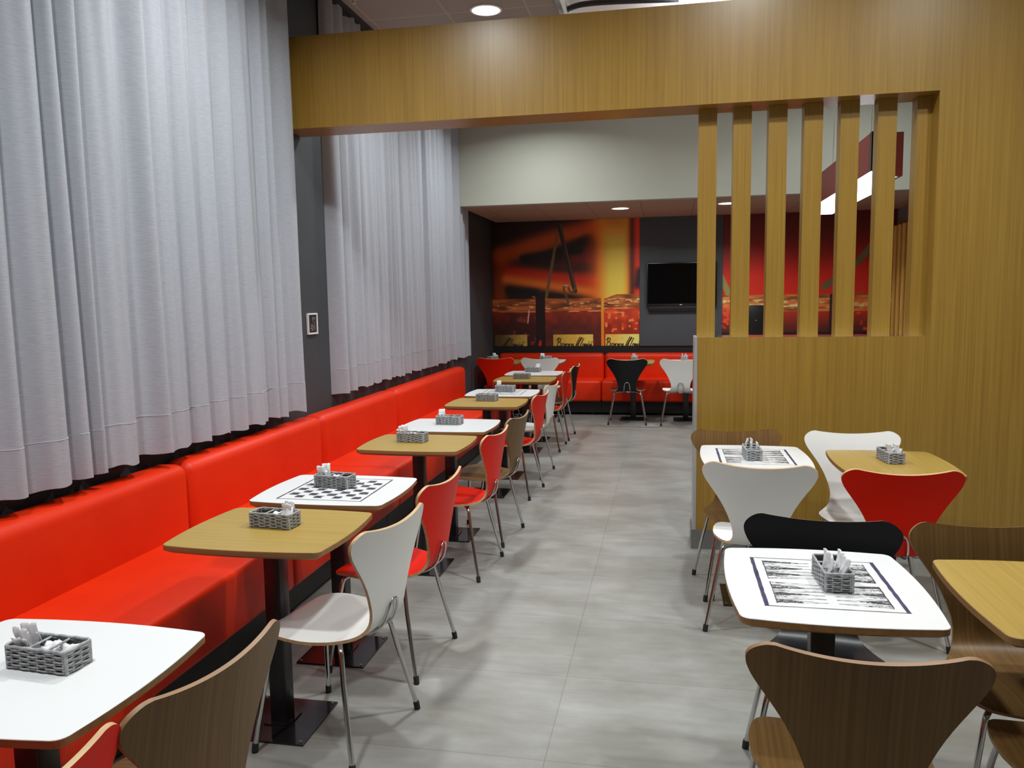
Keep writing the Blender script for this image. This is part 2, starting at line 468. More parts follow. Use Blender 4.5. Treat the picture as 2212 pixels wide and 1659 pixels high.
def chess_print():
    rnd = random.Random(5); m = MB(); z = ZT + .0009; h = .182
    for sx in (-1, 1):
        strip_mesh(m, sx * h, -.193, sx * h, .193, .007, z, .2, 14, rnd); strip_mesh(m, -h, sx * .193, h, sx * .193, .004, z, .2, 14, rnd)
    c = .0415
    for i in range(8):
        for j in range(8):
            if (i + j) % 2:
                cx, cy = (i - 3.5) * c, (j - 3.5) * c
                for q in range(6):
                    yy = cy + (q - 2.5) * .0058
                    strip_mesh(m, cx - .017 + rnd.uniform(-.004, .003), yy, cx + .017 + rnd.uniform(-.003, .005), yy + rnd.uniform(-.002, .002), .0052, z, .35, 4, rnd)
    return m.mesh('game_board', M['print'])
def swap_strip(m, x0, y0, x1, y1, *r): strip_mesh(m, -y0, x0, -y1, x1, *r)
def backgammon_print():
    rnd = random.Random(9); m = MB(); z = ZT + .0009
    hx, hy = .172, .195
    for sx in (-1, 1):
        swap_strip(m, -hx - .006, sx * hy, hx + .006, sx * hy, .0028, z, .2, 14, rnd)
    def tri(x0, y0, x1, dark):
        n = 26
        for side_ in (-1, 1):
            swap_strip(m, x0, y0 + side_ * .0125, x1, y0, .0013, z, .7, 12, rnd)
        for q in range(5 if dark else 2):
            yo = rnd.uniform(-.011, .011)
            reach = rnd.uniform(.3, .8) if dark else rnd.uniform(.2, .5)
            swap_strip(m, x0, y0 + yo, x0 + (x1 - x0) * reach, y0 + yo * (1 - reach), .0030 if dark else .0016, z + .0001 * (q % 3), .9, 14, rnd)
    for half in (-1, 1):
        for k in range(6):
            y = half * (.0265 + k * .0262)
            tri(-.142, y, -.012, k % 2 == 0); tri(.142, y, .012, k % 2 == 1)
        for sx in (-1, 1):
            swap_strip(m, sx * .143, half * .012, sx * .143, half * .172, .0026, z, .5, 12, rnd)
    return m.mesh('game_board', M['print'])
def backgammon_bar(sx):
    rnd = random.Random(2 + sx); m = MB(); z = ZT + .0010
    swap_strip(m, sx * .172, -.195, sx * .172, .195, .0105, z, .15, 16, rnd)
    return m.mesh('game_border', M['print_blue'])
def snake_print():
    rnd = random.Random(4); m = MB(); z = ZT + .0009; h = .175
    for sx in (-1, 1): strip_mesh(m, sx * h, -h, sx * h, h, .006, z, .3, 12, rnd)
    for sy in (-1, 1): strip_mesh(m, -h, sy * h, h, sy * h, .004, z, .3, 12, rnd)
    for k in range(5):
        y = (k - 2) * .065
        pts = [(-.14 + .28 * i / 14, y + .02 * math.sin(i * 1.3 + k)) for i in range(15)]
        for a, c in zip(pts, pts[1:]): strip_mesh(m, *a, *c, .009, z, .2, 2, rnd)
    return m.mesh('game_board', M['print'])
PRINTS = {'chess': [chess_print()], 'backgammon': [backgammon_print(), backgammon_bar(-1), backgammon_bar(1)], 'path': [snake_print()]}

def table_meshes():
    D = {}
    m = MB(); loft(m, [ring(.024, .696), ring(.0, .709), ring(0, ZT - .0015), ring(.0015, ZT)], 1, False, captop=0, capbot=1)
    D['wood'] = m.mesh('tabletop', [M['wood_top'], M['wood_edge']])
    m = MB(); loft(m, [ring(.024, .696), ring(.0, .709), ring(0, ZT - .003), ring(.0, ZT - .002)], 0, False, captop=0, capbot=0)
    D['core'] = m.mesh('tabletop', [M['wood_edge']])
    m = MB(); loft(m, [ring(-.0004, ZT - .0025), ring(-.0004, ZT - .001), ring(.0008, ZT)], 0, False, captop=0, capbot=0)
    D['lam'] = m.mesh('top_surface', [M['white_lam']])
    m = MB(); m.rbox(-.0325, .0325, -.0325, .0325, .006, .684, .006, 2); D['pole'] = m.mesh('pole', [M['black_metal']])
    m = MB(); m.box(-.15, .15, -.15, .15, 0, .007); m.box(-.05, .05, -.05, .05, .007, .012); D['plate'] = m.mesh('base_plate', [M['black_plate']])
    m = MB(); m.box(-.14, .14, -.14, .14, .683, .696); D['head'] = m.mesh('top_bracket', [M['black_metal']])
    D['bolt'] = []
    for sx in (-1, 1):
        for sy in (-1, 1):
            m = MB(); m.cyl((sx * .135, sy * .135), .005, .007, .0105, 10); D['bolt'].append(m.mesh('bolt', [M['steel']]))
    return D
TM = table_meshes()
def table(x, y, rz, kind, label, group, prt=None):
    t = thing('cafe_table', label, 'table', (x, y, 0), rz, group)
    if kind == 'wood': link('tabletop', TM['wood'], t)
    else:
        top = link('tabletop', TM['core'], t); top['label'] = 'brown wooden tabletop core with bevelled edge'
        ls = link('top_surface', TM['lam'], t); ls['label'] = 'white laminate surface'
        if prt:
            for me in PRINTS[prt]: link(me.name.split('.')[0], me, ls)
    link('top_bracket', TM['head'], t); link('pole', TM['pole'], t)
    p = link('base_plate', TM['plate'], t)
    for me in TM['bolt']: link('bolt', me, p)
    return t

GL = 'tables along the long banquette'; GB = 'tables along the back wall banquette'; GR = 'tables on the right of the aisle'
H = PI / 2
TABLES = {
 'T1': (-1.385, 1.455, 0, 'white', 'plain white-topped table at the bottom left corner of the photo', GL, None),
 'T2': (-1.378, 2.565, 0, 'wood', 'oak-topped table second from the viewer along the red banquette', GL, None),
 'T3': (-1.390, 3.156, 0, 'white', 'white table printed with a hand-drawn chessboard beside the banquette', GL, 'chess'),
 'T4': (-1.378, 4.274, 0, 'wood', 'oak-topped table just beyond the chessboard table along the banquette', GL, None),
 'T5': (-1.370, 4.907, 0, 'white', 'plain white-topped table behind the third red chair, midway along the banquette', GL, None),
 'T6': (-1.378, 6.030, 0, 'wood', 'oak-topped table in front of the far white table with a printed game', GL, None),
 'T7': (-1.383, 6.672, 0, 'white', 'far white table with a printed winding board game in the banquette row', GL, 'path'),
 'T8': (-1.391, 7.826, 0, 'wood', 'farthest oak-topped table of the banquette row, before the last white one', GL, None),
 'T9': (-1.405, 8.459, 0, 'white', 'plain white-topped table at the far end of the banquette row', GL, None),
 'T10': (-2.09, 10.06, H, 'wood', 'oak-topped table in the dark far left corner behind the red chair', GB, None),
 'T11': (-1.545, 10.10, H, 'white', 'white-topped table by the back wall behind the far white chair on the left', GB, None),
 'T12': (-.410, 10.03, H, 'wood', 'oak-topped table by the back wall behind the black chair', GB, None),
 'T13': (.235, 10.03, H, 'white', 'table by the back wall behind the white chair next to the partition', GB, None),
 'R1': (.431, 2.278, H, 'white', 'nearest white table printed with a backgammon board, right of the aisle', GR, 'backgammon'),
 'R2': (1.032, 2.250, H, 'wood', 'oak-topped table cut off by the right edge of the photo', GR, None),
 'R3': (.432, 4.080, H, 'white', 'white backgammon table close to the oak partition wall', GR, 'backgammon'),
 'R4': (1.052, 4.010, H, 'wood', 'oak-topped table between the red chair and the white chair by the oak partition', GR, None),
}
for k, a in TABLES.items(): table(*a)

# ------------------------------------------------------------------ chairs
CL = [(.205, .396), (.175, .408), (.11, .413), (.02, .408), (-.07, .405), (-.125, .408), (-.168, .419), (-.198, .443), (-.214, .482), (-.224, .555), (-.235, .640), (-.250, .722), (-.268, .800)]
def chair_line(n=60):
    P = smooth_path([(0, y, z) for y, z in CL], 12)
    L = [0]
    for a, c in zip(P, P[1:]): L.append(L[-1] + (c - a).length)
    return P, L
CP, CS = chair_line()
STOT = CS[-1]
def cpos(s):
    s = max(0, min(STOT, s))
    for i in range(len(CS) - 1):
        if s <= CS[i + 1]:
            t = (s - CS[i]) / (CS[i + 1] - CS[i]); return CP[i].lerp(CP[i + 1], t)
    return CP[-1]
T_ = STOT
WID = [(0, .125), (.006, .148), (.018, .168), (.04, .185), (.08, .199), (.14, .209), (.20, .207), (.26, .190), (.31, .165), (.35, .142), (.385, .123), (.415, .112)]
WID += [(T_ - d, w) for d, w in ((.335, .107), (.305, .109), (.27, .118), (.23, .133), (.19, .153), (.15, .178), (.11, .206), (.085, .2225), (.066, .231), (.052, .2345), (.043, .2345), (.030, .230), (.018, .220), (.008, .206), (.002, .192), (0, .178))]
def wid(s):
    n = len(WID)
    for i in range(n - 1):
        (a, wa), (c, wc) = WID[i], WID[i + 1]
        if s <= c:
            h = c - a; t = max(0, (s - a) / h)
            def slope(j):
                if j == 0: return (WID[1][1] - WID[0][1]) / (WID[1][0] - WID[0][0])
                if j == n - 1: return (WID[-1][1] - WID[-2][1]) / (WID[-1][0] - WID[-2][0])
                d0 = (WID[j][1] - WID[j - 1][1]) / (WID[j][0] - WID[j - 1][0]); d1 = (WID[j + 1][1] - WID[j][1]) / (WID[j + 1][0] - WID[j][0])
                return 0 if d0 * d1 <= 0 else 2 * d0 * d1 / (d0 + d1)
            m0, m1 = slope(i) * h, slope(i + 1) * h
            w = (2 * t ** 3 - 3 * t * t + 1) * wa + (t ** 3 - 2 * t * t + t) * m0 + (-2 * t ** 3 + 3 * t * t) * wc + (t ** 3 - t * t) * m1
            return w * (1 + .03 * max(0, min(1, (s - .42) / .1)))
    return WID[-1][1] * 1.03
def shell_mesh(name, face, edge):
    S = [0, .003, .006, .012, .018, .03, .04, .06, .08, .11, .14, .17, .20, .23, .26, .29, .31, .33, .35, .37, .385, .40, .415, .43, .445, .46, .475, .49, .51, .53, .55, .57, .59, .61, .63]
    S += [T_ - d for d in (.13, .115, .10, .085, .07, .06, .05, .042, .034, .027, .021, .016, .011, .007, .004, .002, 0)]
    S = sorted(set(S)); C = 28; rows = []
    for s in S:
        w = wid(s); row = []
        k = max(0, min(1, (s - .36) / .12)); k = k * k * (3 - 2 * k)
        for c in range(C + 1):
            u = 2 * c / C - 1
            dip = .014 * (1 - u * u) * max(0, min(1, (s - (T_ - .12)) / .12)) ** 2 - .010 * (1 - u * u) * 0
            front = .012 * (u * u) * max(0, 1 - s / .1)
            p = cpos(s - dip + front); p2 = cpos(s - dip + front + .004); p1 = cpos(s - dip + front - .004)
            t = (p2 - p1).normalized(); nrm = Vector((0, -t.z, t.y)); nrm = nrm if True else nrm
            # normal pointing up on the seat and forward on the back
            nrm = Vector((0, t.z, -t.y))
            x = u * w
            cv = (.10 * (1 - k) + .62 * k) * x * x
            row.append((Vector((x, 0, 0)) + p + nrm * cv, nrm))
        rows.append(row)
    th = .0055; n = C + 1
    top = [[p + nr * th for p, nr in r] for r in rows]; bot = [[p - nr * th for p, nr in r] for r in rows]
    m = MB(); R_ = len(rows)
    f = []
    for i in range(R_ - 1):
        for c in range(C): f.append((i * n + c, (i + 1) * n + c, (i + 1) * n + c + 1, i * n + c + 1))
    m.add([p for r in top for p in r], [tuple(reversed(q)) for q in f], 0, True)
    m.add([p for r in bot for p in r], f, 0, True)
    loop = [(i, 0) for i in range(R_)] + [(R_ - 1, c) for c in range(1, n)] + [(i, n - 1) for i in range(R_ - 2, -1, -1)] + [(0, c) for c in range(n - 2, 0, -1)]
    K = len(loop)
    m.add([top[i][c] for i, c in loop] + [bot[i][c] for i, c in loop], [(q, (q + 1) % K, K + (q + 1) % K, K + q) for q in range(K)], 1, True)
    me = m.mesh(name, [face, edge])
    bm = bmesh.new(); bm.from_mesh(me); bmesh.ops.recalc_face_normals(bm, faces=bm.faces[:]); bm.to_mesh(me); bm.free()
    return me
SHELL = {'white': shell_mesh('seat_shell', M['sh_white'], M['ply']), 'red': shell_mesh('seat_shell', M['sh_red'], M['ply']),
         'black': shell_mesh('seat_shell', M['sh_black'], M['ply']), 'brown': shell_mesh('seat_shell', M['sh_brown'], M['ply_dark'])}
def chair_parts():
    D = {'leg': [], 'cap': []}
    for sx in (-1, 1):
        for front in (1, 0):
            if front: pts = [(.02, .01, .386), (.075, .075, .389), (.128, .132, .390), (.150, .152, .380), (.160, .160, .357), (.176, .171, .27), (.219, .199, .022)]
            else: pts = [(.02, -.01, .386), (.07, -.05, .389), (.126, -.094, .390), (.150, -.112, .380), (.160, -.122, .357), (.177, -.137, .27), (.222, -.188, .022)]
            pts = [(sx * a, c, d) for a, c, d in pts]
            P = smooth_path(pts[:6], 4)[:-1] + [Vector(pts[5]), Vector(pts[6])]
            m = MB(); m.tube(P, .0088, 10); D['leg'].append(m.mesh('leg', [M['chrome']]))
            e = Vector(pts[6]); d = (Vector(pts[6]) - Vector(pts[5])).normalized()
            m = MB(); m.tube([e - d * .010, e - d * .002, Vector((e.x + d.x * .012, e.y + d.y * .012, .0005))], [.0105, .0115, .0112], 12); D['cap'].append(m.mesh('foot_cap', [M['rubber']]))
    m = MB(); m.cyl((0, 0), .075, .381, .401, 24); D['plate'] = m.mesh('mounting_plate', [M['chrome']])
    def outp(x, s, off=.0135):
        p = cpos(s); q = cpos(s + .004); t = (q - cpos(s - .004)).normalized(); nrm = Vector((0, t.z, -t.y))
        return Vector((x, 0, 0)) + p - nrm * off
    L = [outp(.040, .27), outp(.040, .33), outp(.039, .37), outp(.036, .41), outp(.033, .44), outp(.029, .47), outp(.022, .488), outp(.011, .497)]
    pts = L + [outp(0, .499)] + [Vector((-p.x, p.y, p.z)) for p in reversed(L)]
    m = MB(); m.tube(smooth_path(pts, 3), .0052, 8); D['loop'] = m.mesh('back_support', [M['chrome']])
    return D
CPT = chair_parts()
def make_chair(col):
    t = thing('dining_chair', '', 'chair')
    link('seat_shell', SHELL[col], t)
    link('mounting_plate', CPT['plate'], t); link('back_support', CPT['loop'], t)
    for lg, cp in zip(CPT['leg'], CPT['cap']): link('foot_cap', cp, link('leg', lg, t))
    return t
PROTO = {}
def chair(col, mid, yaw, label, group):
    """mid = ground position below the widest point of the back, yaw = heading of the sitter's right hand"""
    a = math.radians(yaw)
    if col not in PROTO: PROTO[col] = o = make_chair(col)
    else: o = copy_tree(PROTO[col])
    ox = mid[0] - (-math.sin(a) * -.26); oy = mid[1] - (math.cos(a) * -.26)
    o.location = (ox, oy, 0); o.rotation_euler = (0, 0, a)
    tag(o, label, 'chair', group)
    return o
GCL = 'chairs opposite the long banquette'; GCB = 'chairs facing the back wall banquette'; GCR = 'chairs right of the aisle'
chair('red', (-.955, .955), 84, 'red chair at the bottom left corner, only a corner of its back in view', GCL)
chair('brown', (-.893, 1.425), 82.5, 'brown wooden shell chair beside the plain white table at bottom left', GCL)
chair('white', (-.885, 2.495), 80, 'white shell chair at the second wooden table, nearest white one in the left row', GCL)
chair('red', (-.888, 3.13), 85, 'red shell chair next to the chessboard table', GCL)
chair('red', (-.908, 4.29), 85, 'red shell chair right behind the chessboard table, third red back from the left edge', GCL)
chair('brown', (-.895, 4.90), 84, 'brown shell chair half hidden behind the third red chair in the left row', GCL)
chair('red', (-.930, 6.06), 85, 'red shell chair at the far oak table, in front of the narrow white chair', GCL)
chair('white', (-.945, 6.75), 84, 'far white shell chair of the left row, seen almost edge-on', GCL)
chair('red', (-.968, 7.98), 89, 'farthest red shell chair of the left row, edge-on in front of the dark one', GCL)
chair('black', (-.950, 8.62), 88, 'dark chair at the far end of the left row, edge-on against the red bench', GCL)
chair('red', (-2.10, 9.64), 0, 'red chair in the shadowy far left corner beyond the banquette end', GCB)
chair('white', (-1.53, 9.62), 0, 'white chair at the back behind the last white table, only its back showing', GCB)
chair('black', (-.462, 9.45), 1, 'black shell chair on chrome legs facing the back wall, below the television', GCB)
chair('white', (.160, 9.42), 0, 'white shell chair facing the back wall, partly cut by the oak partition edge', GCB)
chair('brown', (.368, 4.46), 186, 'brown shell chair standing against the left end of the oak partition', GCR)
chair('white', (.393, 3.515), -7, 'white shell chair with its back to the viewer at the rear backgammon table', GCR)
chair('white', (.962, 4.455), 182, 'white shell chair by the oak partition, facing the viewer behind the red chair', GCR)
chair('red', (.965, 3.455), 2, 'red shell chair right of the aisle with its back to the viewer', GCR)
chair('black', (.500, 2.700), 173, 'black shell chair behind the nearest backgammon table, facing the viewer', GCR)
chair('brown', (.995, 2.695), 183, 'brown shell chair behind the oak table at the right edge, facing the viewer', GCR)
chair('brown', (.409, 1.652), -1.5, 'brown shell chair in the foreground at bottom right with its wide back to the viewer', GCR)
chair('brown', (1.010, 1.740), 0, 'brown chair at the bottom right corner, only its seat showing', GCR)

# ------------------------------------------------------------------ wicker baskets and sachets
def rrect(hx, hy, r, per):
    pts = []
    for (cx, cy, a0) in ((hx - r, hy - r, 0), (-hx + r, hy - r, PI / 2), (-hx + r, -hy + r, PI), (hx - r, -hy + r, 1.5 * PI)):
        for k in range(4): 
            a = a0 + PI / 2 * k / 3; pts.append(Vector((cx + r * math.cos(a), cy + r * math.sin(a))))
    # resample
    P = pts + [pts[0]]; L = [0]
    for a, c in zip(P, P[1:]): L.append(L[-1] + (c - a).length)
    out = []
    for i in range(per):
        s = L[-1] * i / per
        for j in range(len(L) - 1):
            if s <= L[j + 1]:
                t = (s - L[j]) / (L[j + 1] - L[j]); q = P[j].lerp(P[j + 1], t); tt = (P[j + 1] - P[j]).normalized()
                out.append((q, Vector((tt.y, -tt.x)))); break
    return out
BX_, BY_, BH = .0825, .037, .052
def basket_meshes():
    D = {}; rnd = random.Random(3)
    per = 80; base = rrect(BX_, BY_, .009, per); m = MB()
    for row in range(8):
        z = .0045 + row * .0059
        ph = PI * (row % 2)
        pts = []
        for i, (q, nn) in enumerate(base):
            w = math.sin(i / per * 2 * PI * 10 + ph) * .0020
            p = q + nn * (w + rnd.uniform(-.0003, .0003)); pts.append((p.x, p.y, z + rnd.uniform(-.0006, .0006)))
        m.tube(pts, .0025, 5, closed=True)
    for i in range(0, per, 4):
        q, nn = base[i]; m.tube([(q.x, q.y, .001), (q.x, q.y, BH - .003)], .0021, 5)
    for sx in (-1, 1):
        for sy in (-1, 1):
            m.tube([(sx * (BX_ - .003), sy * (BY_ - .003), 0), (sx * (BX_ - .003), sy * (BY_ - .003), BH)], .0045, 6)
    m.box(-BX_ + .002, BX_ - .002, -BY_ + .002, BY_ - .002, 0, .003)
    D['body'] = m.mesh('woven_body', [M['wicker']])
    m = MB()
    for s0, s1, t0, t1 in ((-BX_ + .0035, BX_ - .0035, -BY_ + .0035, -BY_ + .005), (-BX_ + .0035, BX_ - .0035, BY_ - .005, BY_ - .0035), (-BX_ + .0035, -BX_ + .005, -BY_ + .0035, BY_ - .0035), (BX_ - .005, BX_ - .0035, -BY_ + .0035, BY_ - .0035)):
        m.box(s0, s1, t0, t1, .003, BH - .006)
    D['shade_wall'] = m.mesh('inner_shade_wall', [M['wicker_dark']])  # thin dark sheets close the weave and stand in for shade inside
    m = MB(); m.tube([(q.x, q.y, BH - .001 + .0006 * math.sin(i)) for i, (q, nn) in enumerate(base)], .0036, 6, closed=True); D['rim'] = m.mesh('rim', [M['wicker']])
    D['div'] = []
    for x in (-.024, .026):
        m = MB()
        for z in (.012, .024, .036, .048): m.tube([(x, -BY_, z), (x, BY_, z)], .0028, 6)
        D['div'].append(m.mesh('divider', [M['wicker']]))
    return D
BM = basket_meshes()
def sachet_mesh(seed, w, h):
    rnd = random.Random(seed); m = MB(); nx, ny = 6, 10; v = []; f = []
    for side in (1, -1):
        for j in range(ny + 1):
            for i in range(nx + 1):
                u, t = i / nx, j / ny
                puff = .0032 * (math.sin(PI * u) * math.sin(PI * t)) ** .6
                bend = .004 * math.sin(PI * t * 1.2 + seed) + .003 * math.sin(u * 9 + t * 3 + seed)
                zig = .0012 * ((i % 2) * 2 - 1) if j in (0, ny) else 0
                v.append(((u - .5) * w, bend + side * (puff + .0003) + rnd.uniform(-.0006, .0006), t * h + zig))
    n = nx + 1; o = n * (ny + 1)
    for j in range(ny):
        for i in range(nx):
            a = j * n + i; q = (a, a + 1, a + n + 1, a + n)
            f.append(tuple(reversed(q))); f.append(tuple(x + o for x in q))
    for i in range(nx):
        f.append((i, i + 1, o + i + 1, o + i)); k = ny * n + i; f.append((k + 1, k, o + k, o + k + 1))
    for j in range(ny):
        a = j * n; f.append((a + n, a, o + a, o + a + n)); k = a + nx; f.append((k, k + n, o + k + n, o + k))
    m.add(v, f, 0, True)
    return m.mesh('sachet', [M['paper']])
SM = [sachet_mesh(i, .038 + .004 * (i % 2), .050 + .006 * (i % 3)) for i in range(4)]
def basket(key, x, y, rz, where, fill, tall):
    t = thing('basket', 'small grey wicker basket ' + where, 'basket', (x, y, ZT + .0012), math.radians(rz), 'wicker condiment baskets')
    link('woven_body', BM['body'], t); link('inner_shade_wall', BM['shade_wall'], t); link('rim', BM['rim'], t)
    for me in BM['div']: link('divider', me, t)
    rnd = random.Random(key); a = math.radians(rz)
    sx = [-.054, .001, .054]
    cells = {0: sx[0], 1: sx[1], 2: sx[2]}
    n = 0
    for c in fill:
        hi = c in tall
        cnt = 4 if hi else 3
        for k in range(cnt):
            lx = cells[c] + rnd.uniform(-.003, .003); ly = (-.0215 + .0143 * k) if cnt == 4 else (-.020 + .014 * k)
            lz = (.026 if k % 2 else .014) if hi else .012 + .003 * k
            o = link('sugar_sachet', SM[(k + n) % 4])
            wx = x + math.cos(a) * lx - math.sin(a) * ly; wy = y + math.sin(a) * lx + math.cos(a) * ly
            o.location = (wx, wy, ZT + .006 + lz)
            tilt = rnd.uniform(-.25, .25) if hi else -.95 + rnd.uniform(-.12, .12)
            o.rotation_euler = (tilt, rnd.uniform(-.12, .12), a + rnd.uniform(-.25, .25))
            if not hi: o.scale = (.95, .9, .62)
            tag(o, ('white sachet poking out of basket ' if hi else 'white sachet low in basket ') + where, 'sachet', 'sachets in the basket ' + where)
            n += 1
basket('T1', -1.358, 1.482, -4, 'on the plain white table at bottom left', (0, 1, 2), (0,))
basket('T2', -1.386, 2.592, -6, 'on the second oak table of the left row', (1, 2), (2,))
basket('T3', -1.418, 3.200, -8, 'on the chessboard table', (0, 1), (0,))
basket('T4', -1.424, 4.300, -4, 'on the oak table beyond the chessboard', (0, 1), (0,))
basket('T5', -1.382, 4.944, -2, 'on the white table midway along the row', (0, 1), (0,))
basket('T6', -1.400, 6.125, -4, 'on the oak table before the winding-game table', (1,), ())
basket('T7', -1.378, 6.748, -4, 'on the white table with the winding game', (0, 1), (0,))
basket('T8', -1.430, 7.850, 0, 'on the farthest oak table in the row', (1,), ())
basket('T9', -1.440, 8.590, -3, 'on the last white table in the row', (1, 2), (2,))
basket('T10', -2.245, 10.20, 70, 'on the oak table in the dark far left corner', (2,), (2,))
basket('T11', -1.545, 10.22, 60, 'on the white table by the back wall at left', (0, 1), (0,))
basket('T12', -.400, 10.18, 88, 'above the black chair on the back oak table', (0, 1), (0,))
basket('T13', .220, 10.18, 85, 'above the white chair beside the partition', (0, 1, 2), (1,))
basket('R1', .4575, 2.285, 92, 'on the nearest backgammon table', (0, 1), (0, 1))
basket('R3', .418, 4.045, 92, 'on the backgammon table by the partition', (0, 2), (2,))
basket('R4', 1.057, 4.040, 95, 'on the oak table behind the red chair', (0, 1), (0,))

# ------------------------------------------------------------------ murals
def srgb2lin(a):
    a = a / 255.0
    return np.where(a <= .04045, a / 12.92, ((a + .055) / 1.055) ** 2.4)
def sstep(a, c, x):
    t = np.clip((x - a) / (c - a), 0, 1); return t * t * (3 - 2 * t)
def hashnoise(U, V, fu, fv, seed):
    """smooth value noise on a grid"""
    x = U * fu; y = V * fv; xi = np.floor(x).astype(int); yi = np.floor(y).astype(int); xf = x - xi; yf = y - yi
    def h(i, j):
        s = np.sin(i * 127.1 + j * 311.7 + seed * 74.7) * 43758.5453; return s - np.floor(s)
    xf = xf * xf * (3 - 2 * xf); yf = yf * yf * (3 - 2 * yf)
    return (h(xi, yi) * (1 - xf) + h(xi + 1, yi) * xf) * (1 - yf) + (h(xi, yi + 1) * (1 - xf) + h(xi + 1, yi + 1) * xf) * yf
def mixc(img, col, a):
    return img * (1 - a[..., None]) + np.array(col, float) * a[..., None]
def segd(U, V, a, c, asp):
    ax, ay = a[0] * asp, a[1]; cx, cy = c[0] * asp, c[1]; px, py = U * asp, V
    dx, dy = cx - ax, cy - ay; t = np.clip(((px - ax) * dx + (py - ay) * dy) / (dx * dx + dy * dy + 1e-12), 0, 1)
    return np.hypot(px - ax - t * dx, py - ay - t * dy)
def stroke(img, U, V, pts, w, col, asp, soft=.6):
    d = np.full(U.shape, 9.0)
    for a, c in zip(pts, pts[1:]): d = np.minimum(d, segd(U, V, a, c, asp))
    return mixc(img, col, 1 - sstep(w * (1 - soft), w, d))
def band(U, V, a, c, w, asp, soft):
    return 1 - sstep(w * (1 - soft), w, segd(U, V, a, c, asp))

def script_strokes(x0, x1, base, h, word):
    """pen strokes of the hand-lettered jar labels, cut by the lower edge"""
    S = []
    W = x1 - x0
    def T(pts): S.append([(x0 + p[0] * W, base + p[1] * h) for p in pts])
    if 'B' in word:
        T([(.02, .1), (.05, .5), (.07, .95)]); T([(.02, .75), (.06, .98), (.12, .92), (.13, .72), (.08, .55)]); T([(.08, .55), (.14, .42), (.12, .18), (.04, .1)])
        T([(.17, .1), (.16, .3), (.20, .42), (.23, .3), (.20, .1), (.17, .12)]); T([(.25, .38), (.26, .1), (.28, .36), (.32, .36), (.33, .1)])
        T([(.35, .38), (.36, .1), (.39, .36), (.42, .34), (.43, .1), (.46, .18)])
        T([(.44, .28), (.48, .36), (.47, .14), (.43, .12)])
    T([(.53, .08), (.58, .5), (.66, 1.05)]); T([(.60, .1), (.64, .55), (.72, .98)]); T([(.57, .18), (.70, 1.02)]); T([(.66, .12), (.72, .6), (.76, .92)])
    T([(.72, .1), (.74, .35), (.78, .38), (.77, .1)]); T([(.79, .36), (.80, .1), (.82, .36), (.84, .1), (.86, .36), (.88, .1)])
    T([(.90, .36), (.91, .1), (.94, .16)]); T([(.91, .55), (.915, .58)]); T([(.93, .36), (.95, .1), (.97, .36), (.985, .1)]); T([(.98, .52), (1.0, .58)])
    return S

